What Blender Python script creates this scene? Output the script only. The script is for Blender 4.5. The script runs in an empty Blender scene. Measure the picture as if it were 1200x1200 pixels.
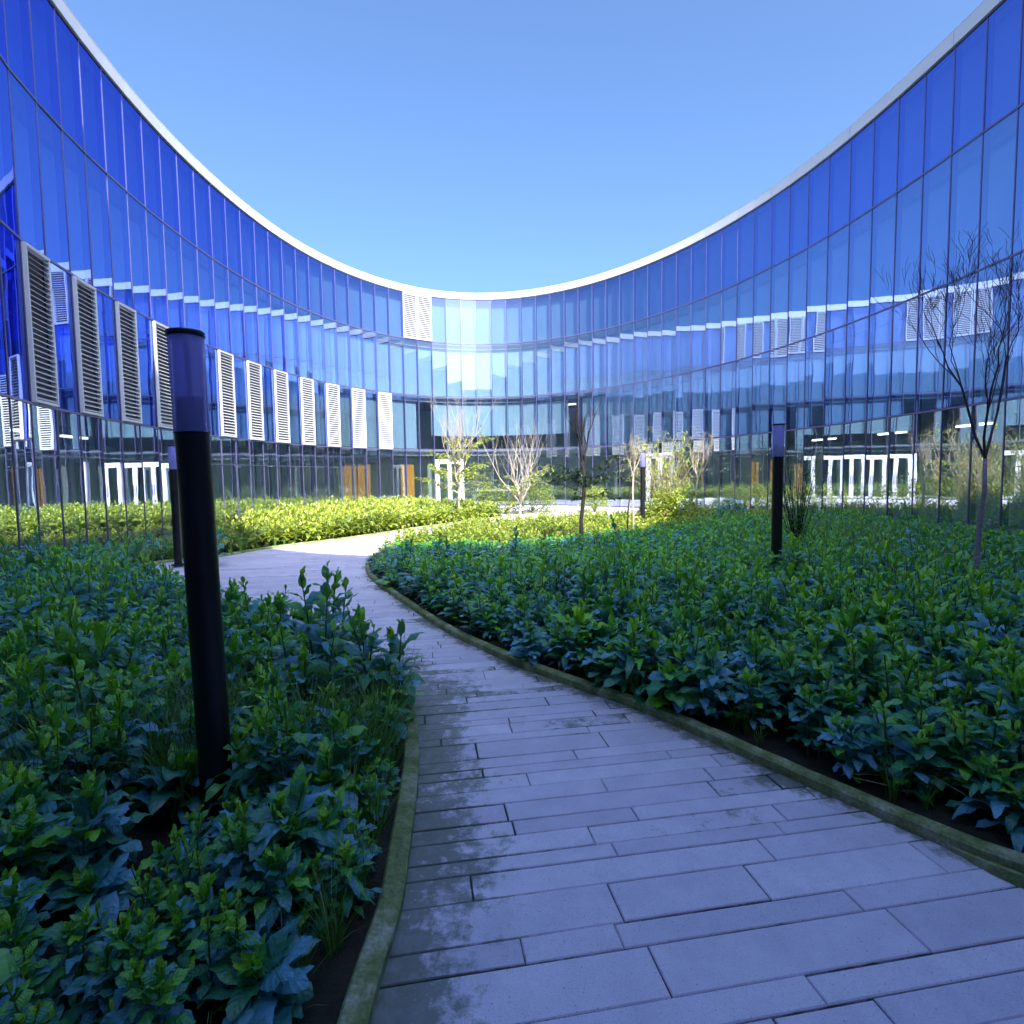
import bpy, math, random
import numpy as np
from mathutils import Vector, Matrix, Euler
from mathutils.geometry import tessellate_polygon

R = math.radians
scene = bpy.context.scene
col = scene.collection
PX = 650.6                                   # focal length of the photograph in its own pixels (1200 wide)

# ------------------------------------------------------------------ camera
cam_d = bpy.data.cameras.new('camera')
cam_d.sensor_width = 36.0
cam_d.sensor_fit = 'HORIZONTAL'
cam_d.lens = PX / 1200.0 * 36.0
cam_d.clip_start = 0.05
cam_d.clip_end = 4000
cam = bpy.data.objects.new('camera', cam_d)
col.objects.link(cam)
cam.location = (0, 0, 1.65)
cam.rotation_euler = (Euler((R(90 - 3.71), 0, 0)).to_matrix() @ Matrix.Rotation(R(-0.774), 3, 'Z')).to_euler()
scene.camera = cam

# ------------------------------------------------------------------ sky and sun
SUN_EL = R(37.6)
SX, SY = 4.0, -14.9                          # horizontal direction towards the sun
world = bpy.data.worlds.new('World')
scene.world = world
world.use_nodes = True
wn = world.node_tree.nodes; wl = world.node_tree.links
bg = wn['Background']
sky = wn.new('ShaderNodeTexSky')
sky.sky_type = 'NISHITA'
sky.sun_disc = False
sky.sun_elevation = SUN_EL
sky.sun_rotation = math.atan2(SX, SY)
sky.altitude = 0; sky.air_density = 0.8; sky.dust_density = 5.0; sky.ozone_density = 6.0
tint = wn.new('ShaderNodeMix'); tint.data_type = 'RGBA'; tint.blend_type = 'MULTIPLY'
tint.inputs['Factor'].default_value = 1.0
tint.inputs['B'].default_value = (0.77, 0.87, 0.93, 1)
wl.new(sky.outputs['Color'], tint.inputs['A'])
wl.new(tint.outputs['Result'], bg.inputs['Color'])
bg.inputs['Strength'].default_value = 0.15

sun_d = bpy.data.lights.new('sun', 'SUN')
sun_d.energy = 3.7; sun_d.angle = R(0.53); sun_d.color = (1.0, 0.94, 0.84)
sun = bpy.data.objects.new('sun', sun_d); col.objects.link(sun)
hl = math.hypot(SX, SY)
sdir = Vector((SX / hl * math.cos(SUN_EL), SY / hl * math.cos(SUN_EL), math.sin(SUN_EL)))
sun.rotation_euler = sdir.to_track_quat('Z', 'Y').to_euler()
sun.location = sdir * 60

scene.view_settings.view_transform = 'Standard'
scene.view_settings.look = 'None'
scene.view_settings.exposure = 1.62
scene.view_settings.gamma = 1.0
scene.render.engine = 'CYCLES'
scene.cycles.max_bounces = 10
scene.cycles.glossy_bounces = 6
scene.cycles.transparent_max_bounces = 16
scene.render.resolution_x = 1024; scene.render.resolution_y = 1024

# ------------------------------------------------------------------ helpers
def link_obj(name, me, parent=None):
    o = bpy.data.objects.new(name, me); col.objects.link(o)
    if parent is not None: o.parent = parent
    return o
def tag(o, label=None, cat=None, group=None, kind=None):
    if label: o['label'] = label
    if cat: o['category'] = cat
    if group: o['group'] = group
    if kind: o['kind'] = kind
    return o
def empty(name, loc=(0, 0, 0)):
    o = bpy.data.objects.new(name, None); col.objects.link(o); o.location = loc
    o.empty_display_size = 0.2
    return o

class MB:
    """collects polygons, then builds ONE mesh object"""
    def __init__(s): s.v = []; s.f = []; s.m = []; s.sm = []; s.tone = []; s.lu = []; s.lv = []
    def poly(s, pts, m=0, smooth=False, tone=0.0):
        b = len(s.v); s.v += [tuple(p) for p in pts]; s.f.append(tuple(range(b, b + len(pts)))); s.m.append(m); s.sm.append(smooth)
        s.tone += [tone] * len(pts); s.lu += [0.5] * len(pts); s.lv += [0.5] * len(pts)
    def mesh(s, verts, faces, m=0, smooth=True, tone=0.0, lu=None, lv=None):
        s.lu += lu or [0.5] * len(verts); s.lv += lv or [0.5] * len(verts)
        b = len(s.v); s.v += [tuple(p) for p in verts]
        for f in faces: s.f.append(tuple(b + i for i in f)); s.m.append(m); s.sm.append(smooth)
        s.tone += (list(tone) if hasattr(tone, '__len__') else [tone] * len(verts))
    def hexa(s, c8, m=0):
        """8 corners: bottom 0-3 (ccw seen from above), top 4-7"""
        s.mesh(c8, [(3, 2, 1, 0), (4, 5, 6, 7), (0, 1, 5, 4), (1, 2, 6, 5), (2, 3, 7, 6), (3, 0, 4, 7)], m, False)
    def obox(s, o, ax, ay, lx, ly, z0, z1, m=0):
        """oriented box centred on o (2D) with unit axes ax, ay"""
        c = []
        for z in (z0, z1):
            for sx, sy in ((-1, -1), (1, -1), (1, 1), (-1, 1)):
                c.append((o[0] + ax[0] * lx / 2 * sx + ay[0] * ly / 2 * sy, o[1] + ax[1] * lx / 2 * sx + ay[1] * ly / 2 * sy, z))
        s.hexa(c, m)
    def tube(s, pts, rad, n=8, m=0, cap=True):
        pts = [Vector(p) for p in pts]
        vs = []; fs = []
        up = Vector((0.13, 0.21, 1)).normalized()
        for i, p in enumerate(pts):
            t = (pts[min(i + 1, len(pts) - 1)] - pts[max(i - 1, 0)]).normalized()
            a = t.cross(up)
            if a.length < 1e-3: a = t.cross(Vector((1, 0, 0)))
            a.normalize(); b = t.cross(a)
            r = rad[i] if hasattr(rad, '__len__') else rad
            for k in range(n):
                th = 2 * math.pi * k / n
                vs.append(p + (a * math.cos(th) + b * math.sin(th)) * r)
        for i in range(len(pts) - 1):
            for k in range(n):
                k2 = (k + 1) % n
                fs.append((i * n + k, i * n + k2, (i + 1) * n + k2, (i + 1) * n + k))
        if cap:
            fs.append(tuple(range(n - 1, -1, -1))); fs.append(tuple((len(pts) - 1) * n + k for k in range(n)))
        s.mesh(vs, fs, m, True)
    def lathe(s, prof, n=32, m=0):
        """prof: list of (r, z), closed by caps when r==0"""
        vs = []; fs = []
        for r, z in prof:
            for k in range(n):
                th = 2 * math.pi * k / n; vs.append((r * math.cos(th), r * math.sin(th), z))
        for i in range(len(prof) - 1):
            for k in range(n):
                k2 = (k + 1) % n
                fs.append((i * n + k, i * n + k2, (i + 1) * n + k2, (i + 1) * n + k))
        s.mesh(vs, fs, m, True)
    def data(s, name, mats, sharp=None):
        me = bpy.data.meshes.new(name)
        me.from_pydata(s.v, [], s.f)
        for mt in mats: me.materials.append(mt)
        me.polygons.foreach_set('material_index', s.m)
        me.polygons.foreach_set('use_smooth', s.sm)
        for nm, dat in (('tone', s.tone), ('lu', s.lu), ('lv', s.lv)):
            a = me.attributes.new(nm, 'FLOAT', 'POINT'); a.data.foreach_set('value', dat)
        me.update()
        if sharp: 
            try: me.set_sharp_from_angle(angle=R(sharp))
            except Exception: pass
        return me
    def build(s, name, mats, parent=None, sharp=None):
        if not isinstance(mats, (list, tuple)): mats = [mats]
        return link_obj(name, s.data(name, mats, sharp), parent)

# ------------------------------------------------------------------ materials
def mat(name):
    m = bpy.data.materials.new(name); m.use_nodes = True
    return m, m.node_tree.nodes, m.node_tree.links, m.node_tree.nodes['Principled BSDF']
def ramp(nodes, links, src, stops):
    r = nodes.new('ShaderNodeValToRGB'); el = r.color_ramp.elements
    el[0].position, el[0].color = stops[0][0], (*stops[0][1], 1)
    el[1].position, el[1].color = stops[-1][0], (*stops[-1][1], 1)
    for p, c in stops[1:-1]:
        e = el.new(p); e.color = (*c, 1)
    links.new(src, r.inputs[0]); return r.outputs[0]
def noise(nodes, links, scale, detail=4, rough=0.55, vec=None):
    n = nodes.new('ShaderNodeTexNoise'); n.inputs['Scale'].default_value = scale
    n.inputs['Detail'].default_value = detail; n.inputs['Roughness'].default_value = rough
    if vec is not None: links.new(vec, n.inputs['Vector'])
    return n.outputs['Fac']
def objvec(nodes):
    return nodes.new('ShaderNodeTexCoord').outputs['Object']
def bump(nodes, links, h, bsdf, strength=0.2, dist=0.02):
    b = nodes.new('ShaderNodeBump'); b.inputs['Strength'].default_value = strength; b.inputs['Distance'].default_value = dist
    links.new(h, b.inputs['Height']); links.new(b.outputs[0], bsdf.inputs['Normal']); return b
def attr(nodes, name):
    a = nodes.new('ShaderNodeAttribute'); a.attribute_name = name; return a.outputs['Fac']
def mixc(nodes, links, f, a, b, blend='MIX'):
    m = nodes.new('ShaderNodeMix'); m.data_type = 'RGBA'; m.blend_type = blend
    for sock, v in (('Factor', f), ('A', a), ('B', b)):
        if isinstance(v, (int, float)): m.inputs[sock].default_value = v
        elif isinstance(v, tuple): m.inputs[sock].default_value = (*v, 1)
        else: links.new(v, m.inputs[sock])
    return m.outputs['Result']
def math_n(nodes, links, op, a, b=0.0):
    m = nodes.new('ShaderNodeMath'); m.operation = op
    for i, v in enumerate((a, b)):
        if isinstance(v, (int, float)): m.inputs[i].default_value = v
        else: links.new(v, m.inputs[i])
    return m.outputs[0]

def simple(name, c, rough=0.5, metal=0.0, var=0.12, scale=6.0, bs=0.0):
    m, n, l, b = mat(name)
    f = noise(n, l, scale, 5, 0.6, objvec(n))
    lo = tuple(x * (1 - var) for x in c); hi = tuple(min(1, x * (1 + var)) for x in c)
    l.new(ramp(n, l, f, [(0.3, lo), (0.7, hi)]), b.inputs['Base Color'])
    b.inputs['Roughness'].default_value = rough; b.inputs['Metallic'].default_value = metal
    if bs: bump(n, l, f, b, bs, 0.01)
    return m

def glass(name, gloss, through, f0, f1):
    """coated curtain wall glass: a blue mirror coat over a tinted see-through pane"""
    m, n, l, b = mat(name)
    n.remove(b)
    out = n['Material Output']
    g = n.new('ShaderNodeBsdfGlossy'); g.inputs['Roughness'].default_value = 0.0
    t = n.new('ShaderNodeBsdfTransparent'); t.inputs['Color'].default_value = (*through, 1)
    v = objvec(n)
    h = noise(n, l, 0.9, 1.5, 0.4, v)
    bp = n.new('ShaderNodeBump'); bp.inputs['Strength'].default_value = 0.10; bp.inputs['Distance'].default_value = 0.02
    l.new(h, bp.inputs['Height']); l.new(bp.outputs[0], g.inputs['Normal'])
    lw = n.new('ShaderNodeLayerWeight'); lw.inputs['Blend'].default_value = 0.5
    if isinstance(gloss, float):
        # sky gradient painted into the mirror tint: pale square on, cobalt at a slant
        q = gloss
        l.new(ramp(n, l, lw.outputs['Facing'], [(0.0, (0.30 * q, 0.34 * q, 0.40)), (0.22, (0.34 * q, 0.44 * q, 0.62)), (0.38, (0.32 * q, 0.46 * q, 0.76)), (0.54, (0.20 * q, 0.31 * q, 0.76)), (0.75, (0.14 * q, 0.22 * q, 0.72))]), g.inputs['Color'])
    else: g.inputs['Color'].default_value = (*gloss, 1)
    mr = n.new('ShaderNodeMapRange'); mr.inputs['To Min'].default_value = f0; mr.inputs['To Max'].default_value = f1
    l.new(lw.outputs['Facing'], mr.inputs['Value'])
    mx = n.new('ShaderNodeMixShader'); l.new(mr.outputs[0], mx.inputs[0]); l.new(t.outputs[0], mx.inputs[1]); l.new(g.outputs[0], mx.inputs[2])
    l.new(mx.outputs[0], out.inputs[0])
    return m

M = {}
M['glass_top'] = glass('high_sky_mirror_glass', 0.68, (0.66, 0.82, 0.92), 0.46, 1.0)  # tint deepened to paint in the darker high sky it mirrors
M['glass_upper'] = glass('blue_mirror_glass', 0.94, (0.76, 0.88, 0.97), 0.36, 0.97)
M['glass_ground'] = glass('clear_tinted_glass', (0.72, 0.82, 0.90), (0.80, 0.92, 0.90), 0.26, 0.95)
m, n, l, b = mat('clear_glass_back'); n.remove(b); t_ = n.new('ShaderNodeBsdfTransparent'); l.new(t_.outputs[0], n['Material Output'].inputs[0]); M['glass_back'] = m
M['mullion'] = simple('mullion_metal', (0.14, 0.13, 0.26), 0.35, 0.4)
M['white_metal'] = simple('white_powder_coat', (0.66, 0.65, 0.68), 0.4, 0.0, 0.03, 2.0)
M['louvre_back'] = simple('louvre_backing', (0.10, 0.10, 0.13), 0.8)
M['slab'] = simple('interior_slab', (0.35, 0.36, 0.38), 0.8)
M['inner_wall'] = simple('interior_wall', (0.50, 0.58, 0.60), 0.8, var=0.25, scale=0.4)
M['added_blind'] = simple('added_pale_blind', (0.50, 0.64, 0.70), 0.9, var=0.06, scale=1.5)
M['roof'] = simple('roof_membrane', (0.35, 0.35, 0.36), 0.9)
M['wood'] = simple('orange_wood', (0.62, 0.27, 0.05), 0.5, var=0.2, scale=9)
M['black_post'] = simple('black_post_paint', (0.006, 0.006, 0.012), 0.42, 0.0, 0.3, 20)
M['bark'] = simple('dark_bark', (0.018, 0.014, 0.016), 0.85, var=0.4, scale=30, bs=0.5)
M['pale_bark'] = simple('pale_bark', (0.48, 0.41, 0.34), 0.8, var=0.3, scale=30, bs=0.4)
M['grey_bark'] = simple('grey_bark', (0.26, 0.22, 0.28), 0.8, var=0.3, scale=30, bs=0.4)
M['twig'] = simple('dark_twig', (0.05, 0.04, 0.06), 0.85, var=0.3, scale=30)
M['stem'] = simple('green_stem', (0.10, 0.16, 0.05), 0.6, var=0.3, scale=20)
M['straw'] = simple('dry_straw', (0.30, 0.30, 0.17), 0.7, var=0.3, scale=20)

m, n, l, b = mat('lit_ceiling_strip'); b.inputs['Emission Color'].default_value = (0.9, 1, 1, 1); b.inputs['Emission Strength'].default_value = 2.5
M['strip'] = m

# milky diffuser of the lamps
m, n, l, b = mat('milky_diffuser')
l.new(ramp(n, l, noise(n, l, 3, 2, .5, objvec(n)), [(0.3, (0.34, 0.35, 0.90)), (0.7, (0.42, 0.42, 0.95))]), b.inputs['Base Color'])
b.inputs['Roughness'].default_value = 0.25
tr = n.new('ShaderNodeBsdfTranslucent'); tr.inputs['Color'].default_value = (0.5, 0.5, 1.0, 1)
mx = n.new('ShaderNodeMixShader'); mx.inputs[0].default_value = 0.45
l.new(b.outputs[0], mx.inputs[1]); l.new(tr.outputs[0], mx.inputs[2])
tp = n.new('ShaderNodeBsdfTransparent'); tp.inputs['Color'].default_value = (0.7, 0.7, 1.0, 1)
mx2 = n.new('ShaderNodeMixShader'); mx2.inputs[0].default_value = 0.22
l.new(mx.outputs[0], mx2.inputs[1]); l.new(tp.outputs[0], mx2.inputs[2]); l.new(mx2.outputs[0], n['Material Output'].inputs[0])
M['diffuser'] = m

# leaves: 'tone' runs from 0 (old, dark; on broad_leaf blue sky sheen painted in) to 1 (young, bright green)
def leaf_mat(name, stops, rough=0.42, transl=0.3, tcol=(0.25, 0.5, 0.03), vcol=(0.25, 0.55, 0.34)):
    m, n, l, b = mat(name)
    v = objvec(n)
    f = noise(n, l, 26, 3, 0.6, v)
    t = attr(n, 'tone')
    oi = n.new('ShaderNodeObjectInfo')
    t2 = math_n(n, l, 'ADD', t, math_n(n, l, 'MULTIPLY', math_n(n, l, 'SUBTRACT', f, 0.5), 0.35))
    t3 = math_n(n, l, 'ADD', t2, math_n(n, l, 'MULTIPLY', math_n(n, l, 'SUBTRACT', oi.outputs['Random'], 0.5), 0.12))
    c = ramp(n, l, t3, stops)
    lu = attr(n, 'lu'); lv = attr(n, 'lv')
    av = math_n(n, l, 'ABSOLUTE', lv)
    # side veins sweep forward from the midrib; tissue bulges between them
    vein = math_n(n, l, 'ABSOLUTE', math_n(n, l, 'SINE', math_n(n, l, 'MULTIPLY', math_n(n, l, 'SUBTRACT', lu, math_n(n, l, 'MULTIPLY', av, 0.16)), 24.0)))
    rib = ramp(n, l, av, [(0.03, (1, 1, 1)), (0.10, (0, 0, 0))])
    pale = math_n(n, l, 'MAXIMUM', math_n(n, l, 'MULTIPLY', rib, 0.75), math_n(n, l, 'MULTIPLY', ramp(n, l, vein, [(0.0, (1, 1, 1)), (0.16, (0, 0, 0))]), 0.30))
    c = mixc(n, l, math_n(n, l, 'MULTIPLY', pale, 0.40), c, vcol)
    l.new(c, b.inputs['Base Color'])
    b.inputs['Roughness'].default_value = rough
    b.inputs['Specular IOR Level'].default_value = 1.0
    b.inputs['Coat Weight'].default_value = 0.45; b.inputs['Coat Roughness'].default_value = 0.32
    crk = noise(n, l, 70, 2, 0.6, v)
    bump(n, l, math_n(n, l, 'ADD', math_n(n, l, 'MULTIPLY', vein, 0.6), crk), b, 0.6, 0.005)
    tr = n.new('ShaderNodeBsdfTranslucent')
    l.new(mixc(n, l, 0.65, c, tcol), tr.inputs['Color'])
    mx = n.new('ShaderNodeMixShader'); mx.inputs[0].default_value = transl
    l.new(b.outputs[0], mx.inputs[1]); l.new(tr.outputs[0], mx.inputs[2]); l.new(mx.outputs[0], n['Material Output'].inputs[0])
    return m
M['leaf'] = leaf_mat('broad_leaf', [(0.0, (0.20, 0.56, 0.82)), (0.14, (0.12, 0.46, 0.66)), (0.24, (0.03, 0.28, 0.22)), (0.42, (0.05, 0.38, 0.08)), (0.62, (0.18, 0.62, 0.01)), (1.0, (0.45, 0.85, 0.01))])  # low tones paint the blue sheen of the sky into the leaf colour
M['leaf_sun'] = leaf_mat('sunlit_yellow_green_leaf', [(0.0, (0.04, 0.09, 0.01)), (0.4, (0.22, 0.32, 0.02)), (1.0, (0.52, 0.60, 0.07))], 0.5, 0.3, (0.6, 0.65, 0.05), (0.6, 0.66, 0.10))  # leaf colour with the sunshine painted in, for plants beyond the shade
M['grass'] = leaf_mat('grass_blade', [(0.0, (0.03, 0.14, 0.03)), (0.5, (0.09, 0.28, 0.03)), (1.0, (0.30, 0.45, 0.08))], 0.45, 0.25)

M['dead_leaf'] = simple('dead_leaf', (0.09, 0.06, 0.03), 0.8, var=.4, scale=40)
M['olive_leaf'] = leaf_mat('olive_leaf', [(0.0, (0.01, 0.03, 0.01)), (0.5, (0.03, 0.07, 0.012)), (1.0, (0.08, 0.13, 0.02))], 0.5, 0.2, (0.1, 0.2, 0.02), (0.06, 0.1, 0.04))
# soil
m, n, l, b = mat('damp_soil'); f = noise(n, l, 9, 6, .65, objvec(n))
l.new(ramp(n, l, f, [(0.3, (0.012, 0.012, 0.009)), (0.6, (0.035, 0.032, 0.02)), (0.8, (0.03, 0.05, 0.015))]), b.inputs['Base Color'])
b.inputs['Roughness'].default_value = 0.95; bump(n, l, f, b, 0.8, 0.04)
M['soil'] = m
m, n, l, b = mat('earth_ground'); f = noise(n, l, 0.05, 6, .65, objvec(n))
l.new(ramp(n, l, f, [(0.3, (0.06, 0.08, 0.03)), (0.7, (0.13, 0.13, 0.08))]), b.inputs['Base Color']); b.inputs['Roughness'].default_value = 0.95
M['earth'] = m
# pale gravel margin
m, n, l, b = mat('pale_gravel')
vo = n.new('ShaderNodeTexVoronoi'); vo.inputs['Scale'].default_value = 22
l.new(objvec(n), vo.inputs['Vector'])
l.new(mixc(n, l, 0.35, vo.outputs['Color'], (0.5, 0.48, 0.5)), b.inputs['Base Color'])
l.new(mixc(n, l, 1.0, ramp(n, l, vo.outputs['Distance'], [(0.0, (0.75, 0.72, 0.74)), (0.7, (0.25, 0.24, 0.26))]), (0.75, 0.73, 0.76), 'MULTIPLY'), b.inputs['Base Color'])
bump(n, l, vo.outputs['Distance'], b, 0.8, -0.02); b.inputs['Roughness'].default_value = 0.9
M['gravel'] = m

# paving slabs: 'tone' = per slab shade, 'moss' = how near the damp kerb
m, n, l, b = mat('concrete_slab')
v = objvec(n)
fine = noise(n, l, 170, 4, .8, v); mid = noise(n, l, 12, 9, .74, v); big = noise(n, l, 1.6, 5, .6, v)
tone = attr(n, 'tone'); moss = attr(n, 'moss')
c0 = ramp(n, l, mid, [(0.25, (0.88, 0.78, 0.93)), (0.75, (0.97, 0.87, 0.98))])
c1 = mixc(n, l, 1.0, c0, ramp(n, l, tone, [(0.0, (0.80, 0.80, 0.83)), (1.0, (1.0, 1.0, 1.0))]), 'MULTIPLY')
c2 = mixc(n, l, 1.0, c1, ramp(n, l, fine, [(0.32, (0.70, 0.70, 0.70)), (0.52, (1, 1, 1))]), 'MULTIPLY')
vo = n.new('ShaderNodeTexVoronoi'); vo.inputs['Scale'].default_value = 34; l.new(v, vo.inputs['Vector'])
c2 = mixc(n, l, 1.0, c2, ramp(n, l, vo.outputs['Distance'], [(0.05, (0.45, 0.45, 0.45)), (0.11, (1, 1, 1))]), 'MULTIPLY')
c2 = mixc(n, l, 1.0, c2, ramp(n, l, noise(n, l, 4.5, 6, .7, v), [(0.35, (0.86, 0.86, 0.87)), (0.6, (1, 1, 1))]), 'MULTIPLY')
st = math_n(n, l, 'ADD', math_n(n, l, 'MULTIPLY', moss, 0.50), math_n(n, l, 'MULTIPLY', mid, 0.95))
st = math_n(n, l, 'ADD', st, math_n(n, l, 'MULTIPLY', big, 0.75))
smask = ramp(n, l, math_n(n, l, 'MULTIPLY', st, 0.5), [(0.53, (0, 0, 0)), (0.61, (1, 1, 1))])
c3 = mixc(n, l, smask, c2, ramp(n, l, mid, [(0.3, (0.09, 0.11, 0.065)), (0.7, (0.26, 0.27, 0.26))]))
l.new(c3, b.inputs['Base Color']); b.inputs['Roughness'].default_value = 0.55; b.inputs['Specular IOR Level'].default_value = 0.8
hb = math_n(n, l, 'ADD', math_n(n, l, 'MULTIPLY', fine, 0.4), mid)
bump(n, l, hb, b, 0.35, 0.006)
M['paving'] = m
# joint bed below the slabs
M['joint'] = simple('dark_joint_sand', (0.035, 0.033, 0.04), 0.95)
# kerb concrete, mossy
m, n, l, b = mat('mossy_kerb'); v = objvec(n); f = noise(n, l, 7, 6, .7, v); f2 = noise(n, l, 70, 4, .6, v)
c = ramp(n, l, f, [(0.30, (0.12, 0.18, 0.04)), (0.5, (0.28, 0.34, 0.13)), (0.70, (0.58, 0.58, 0.44))])
c = mixc(n, l, 1.0, c, ramp(n, l, f2, [(0.3, (0.6, 0.6, 0.6)), (0.6, (1, 1, 1))]), 'MULTIPLY')
l.new(c, b.inputs['Base Color']); b.inputs['Roughness'].default_value = 0.85; bump(n, l, f2, b, 0.5, 0.006)
M['kerb'] = m

# ------------------------------------------------------------------ the oval plan of the courtyard
PLAN = [(-8.84, 10.344), (-9.082, 11.204), (-9.285, 12.074), (-9.447, 12.916), (-9.581, 13.773), (-9.689, 14.627), (-9.772, 15.478), (-9.831, 16.335), (-9.861, 17.202), (-9.862, 18.084), (-9.835, 18.968), (-9.782, 19.845), (-9.701, 20.726), (-9.591, 21.605), (-9.448, 22.476), (-9.268, 23.34), (-9.044, 24.196), (-8.781, 25.006), (-8.474, 25.793), (-8.121, 26.556), (-7.721, 27.295), (-7.273, 28.003), (-6.775, 28.675), (-6.224, 29.303), (-5.619, 29.877), (-4.956, 30.386), (-4.241, 30.813), (-3.488, 31.141), (-2.692, 31.368), (-1.871, 31.484), (-1.023, 31.491), (-0.179, 31.39), (0.643, 31.191), (1.436, 30.906), (2.196, 30.545), (2.919, 30.119), (3.603, 29.64), (4.252, 29.111), (4.863, 28.542), (5.442, 27.935), (5.988, 27.293), (6.496, 26.63), (6.975, 25.936), (7.419, 25.221), (7.838, 24.471), (8.219, 23.707), (8.568, 22.925), (8.883, 22.131), (9.171, 21.308), (9.431, 20.467), (9.655, 19.627), (9.844, 18.783), (10.004, 17.889), (10.129, 16.991), (10.225, 16.091), (10.298, 15.206), (10.352, 14.334), (10.387, 13.48), (10.407, 12.628), (10.416, 11.798)]
PLAN = [Vector(p) for p in PLAN]
NV = len(PLAN)                               # bays 0..NV-2 are the ones the photograph shows
CT = Vector((0.255, 15.585)); UA = Vector((0.1517, -0.98843)); WA = Vector((0.98843, 0.1517))
def ell(t):
    c = math.cos(t); k = min(1, max(0, (c - 0.15) / 0.85)); k = k * k * (3 - 2 * k)
    return CT + UA * ((16.056 + 2.944 * k) * c) + WA * (9.997 * math.sin(t))
def ang(p):
    d = p - CT; return math.atan2(d.dot(WA) / 9.997, d.dot(UA) / 16.056)
t0, t1 = ang(PLAN[-1]), ang(PLAN[0])
N0 = 400
fine_pts = [ell(t0 + (t1 - t0) * i / N0) for i in range(N0 + 1)]
acc = [0.0]
for i in range(N0): acc.append(acc[-1] + (fine_pts[i + 1] - fine_pts[i]).length)
NR = round(acc[-1] / 0.8575)
REAR = []
for k in range(1, NR):
    s = acc[-1] * k / NR; j = max(i for i in range(N0 + 1) if acc[i] <= s)
    f = (s - acc[j]) / (acc[j + 1] - acc[j]); REAR.append(fine_pts[j].lerp(fine_pts[j + 1], f))
RING = PLAN + REAR                            # closed, clockwise seen from above
NRING = len(RING)
def nin(i):                                   # inward normal at ring vertex i
    t = (RING[(i + 1) % NRING] - RING[i - 1]).normalized()
    nrm = Vector((t.y, -t.x)); c = (CT - RING[i % NRING])
    return nrm if nrm.dot(c) > 0 else -nrm
NIN = [nin(i) for i in range(NRING)]
def off(i, d):                                # ring vertex moved d metres INTO the building
    i %= NRING; return RING[i] - NIN[i] * d
Z1, Z2, Z3, Z4, Z5 = 3.11, 6.05, 9.00, 11.44, 11.76
LV = [0.0, Z1, Z2, Z3, Z4]

def project(x, y, z):
    p = Vector((x, y, z)) - Vector((0, 0, 1.65)); a = R(3.71)
    d = p.y * math.cos(a) - p.z * math.sin(a); up = p.y * math.sin(a) + p.z * math.cos(a)
    return (600 + PX * p.x / max(d, .05), 600 - PX * up / max(d, .05), d)

# ------------------------------------------------------------------ ground sheets
g = MB(); S = 1500
g.poly([(-S, -S, -0.16), (S, -S, -0.16), (S, S, -0.16), (-S, S, -0.16)])
tag(g.build('ground', M['earth']), kind='structure')
g = MB(); g.poly([(*off(i, 0.3), -0.02) for i in range(NRING)][::-1])
tag(g.build('path_bed', M['joint']), kind='structure')

# outline of the paved path (plan metres)
def smooth(pts, n=6):
    out = []
    for i in range(len(pts) - 1):
        p0 = Vector(pts[max(i - 1, 0)]); p1 = Vector(pts[i]); p2 = Vector(pts[i + 1]); p3 = Vector(pts[min(i + 2, len(pts) - 1)])
        for k in range(n):
            t = k / n
            out.append(0.5 * ((2 * p1) + (p2 - p0) * t + (2 * p0 - 5 * p1 + 4 * p2 - p3) * t * t + (3 * p1 - p0 - 3 * p2 + p3) * t ** 3))
    out.append(Vector(pts[-1])); return out
LEFT = smooth([(0.0, -3.2), (-0.25, -1.0), (-0.42, 1.0), (-0.45, 1.6), (-0.44, 2.0), (-0.47, 2.35), (-0.51, 2.75), (-0.58, 3.25), (-0.74, 3.9),
               (-1.1, 4.6), (-2.0, 5.3), (-3.05, 6.1), (-4.8, 7.7), (-6.2, 9.1), (-7.2, 10.1)])
UPPER = smooth([(-7.2, 10.1), (-7.1, 10.9), (-6.7, 11.35), (-6.25, 11.8), (-5.78, 13.1), (-4.3, 15.3), (-2.85, 18.2), (-1.3, 20.75), (-0.45, 22.3),
                (-0.7, 23.6), (-2.2, 25.0), (-3.6, 27.0), (-4.6, 28.6), (-4.95, 29.6)])
RIGHT = smooth([(6.6, -2.0), (4.6, 0.2), (2.9, 1.5), (2.05, 2.15), (1.66, 2.64), (1.41, 3.0), (1.18, 3.35), (0.92, 3.72), (0.56, 4.12), (0.26, 4.45),
                (-0.26, 5.12), (-0.78, 5.92), (-1.5, 7.3), (-2.2, 8.7), (-2.62, 9.8), (-2.85, 10.9), (-2.9, 12.4), (-2.65, 14.2), (-2.1, 16.0), (-1.1, 17.6), (0.8, 19.0),
                (3.0, 19.9), (5.0, 20.8), (6.6, 21.6), (7.9, 22.6)])
PATH = LEFT + UPPER[1:] + [Vector(off(k, -0.35)) for k in range(25, 46)] + RIGHT[::-1]
PATH_N = np.array([(p.x, p.y) for p in PATH])
def inside(poly, x, y):
    c = False; j = len(poly) - 1
    for i in range(len(poly)):
        xi, yi = poly[i]; xj, yj = poly[j]
        if (yi > y) != (yj > y) and x < (xj - xi) * (y - yi) / (yj - yi) + xi: c = not c
        j = i
    return c
def dist_line(line, x, y):
    best = 9e9
    for i in range(len(line) - 1):
        a, b = line[i], line[i + 1]; dx, dy = b[0] - a[0], b[1] - a[1]; L2 = dx * dx + dy * dy
        t = max(0, min(1, ((x - a[0]) * dx + (y - a[1]) * dy) / L2)) if L2 else 0
        d = (a[0] + dx * t - x) ** 2 + (a[1] + dy * t - y) ** 2
        if d < best: best = d
    return math.sqrt(best)
PATH_T = [tuple(p) for p in PATH]
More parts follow.
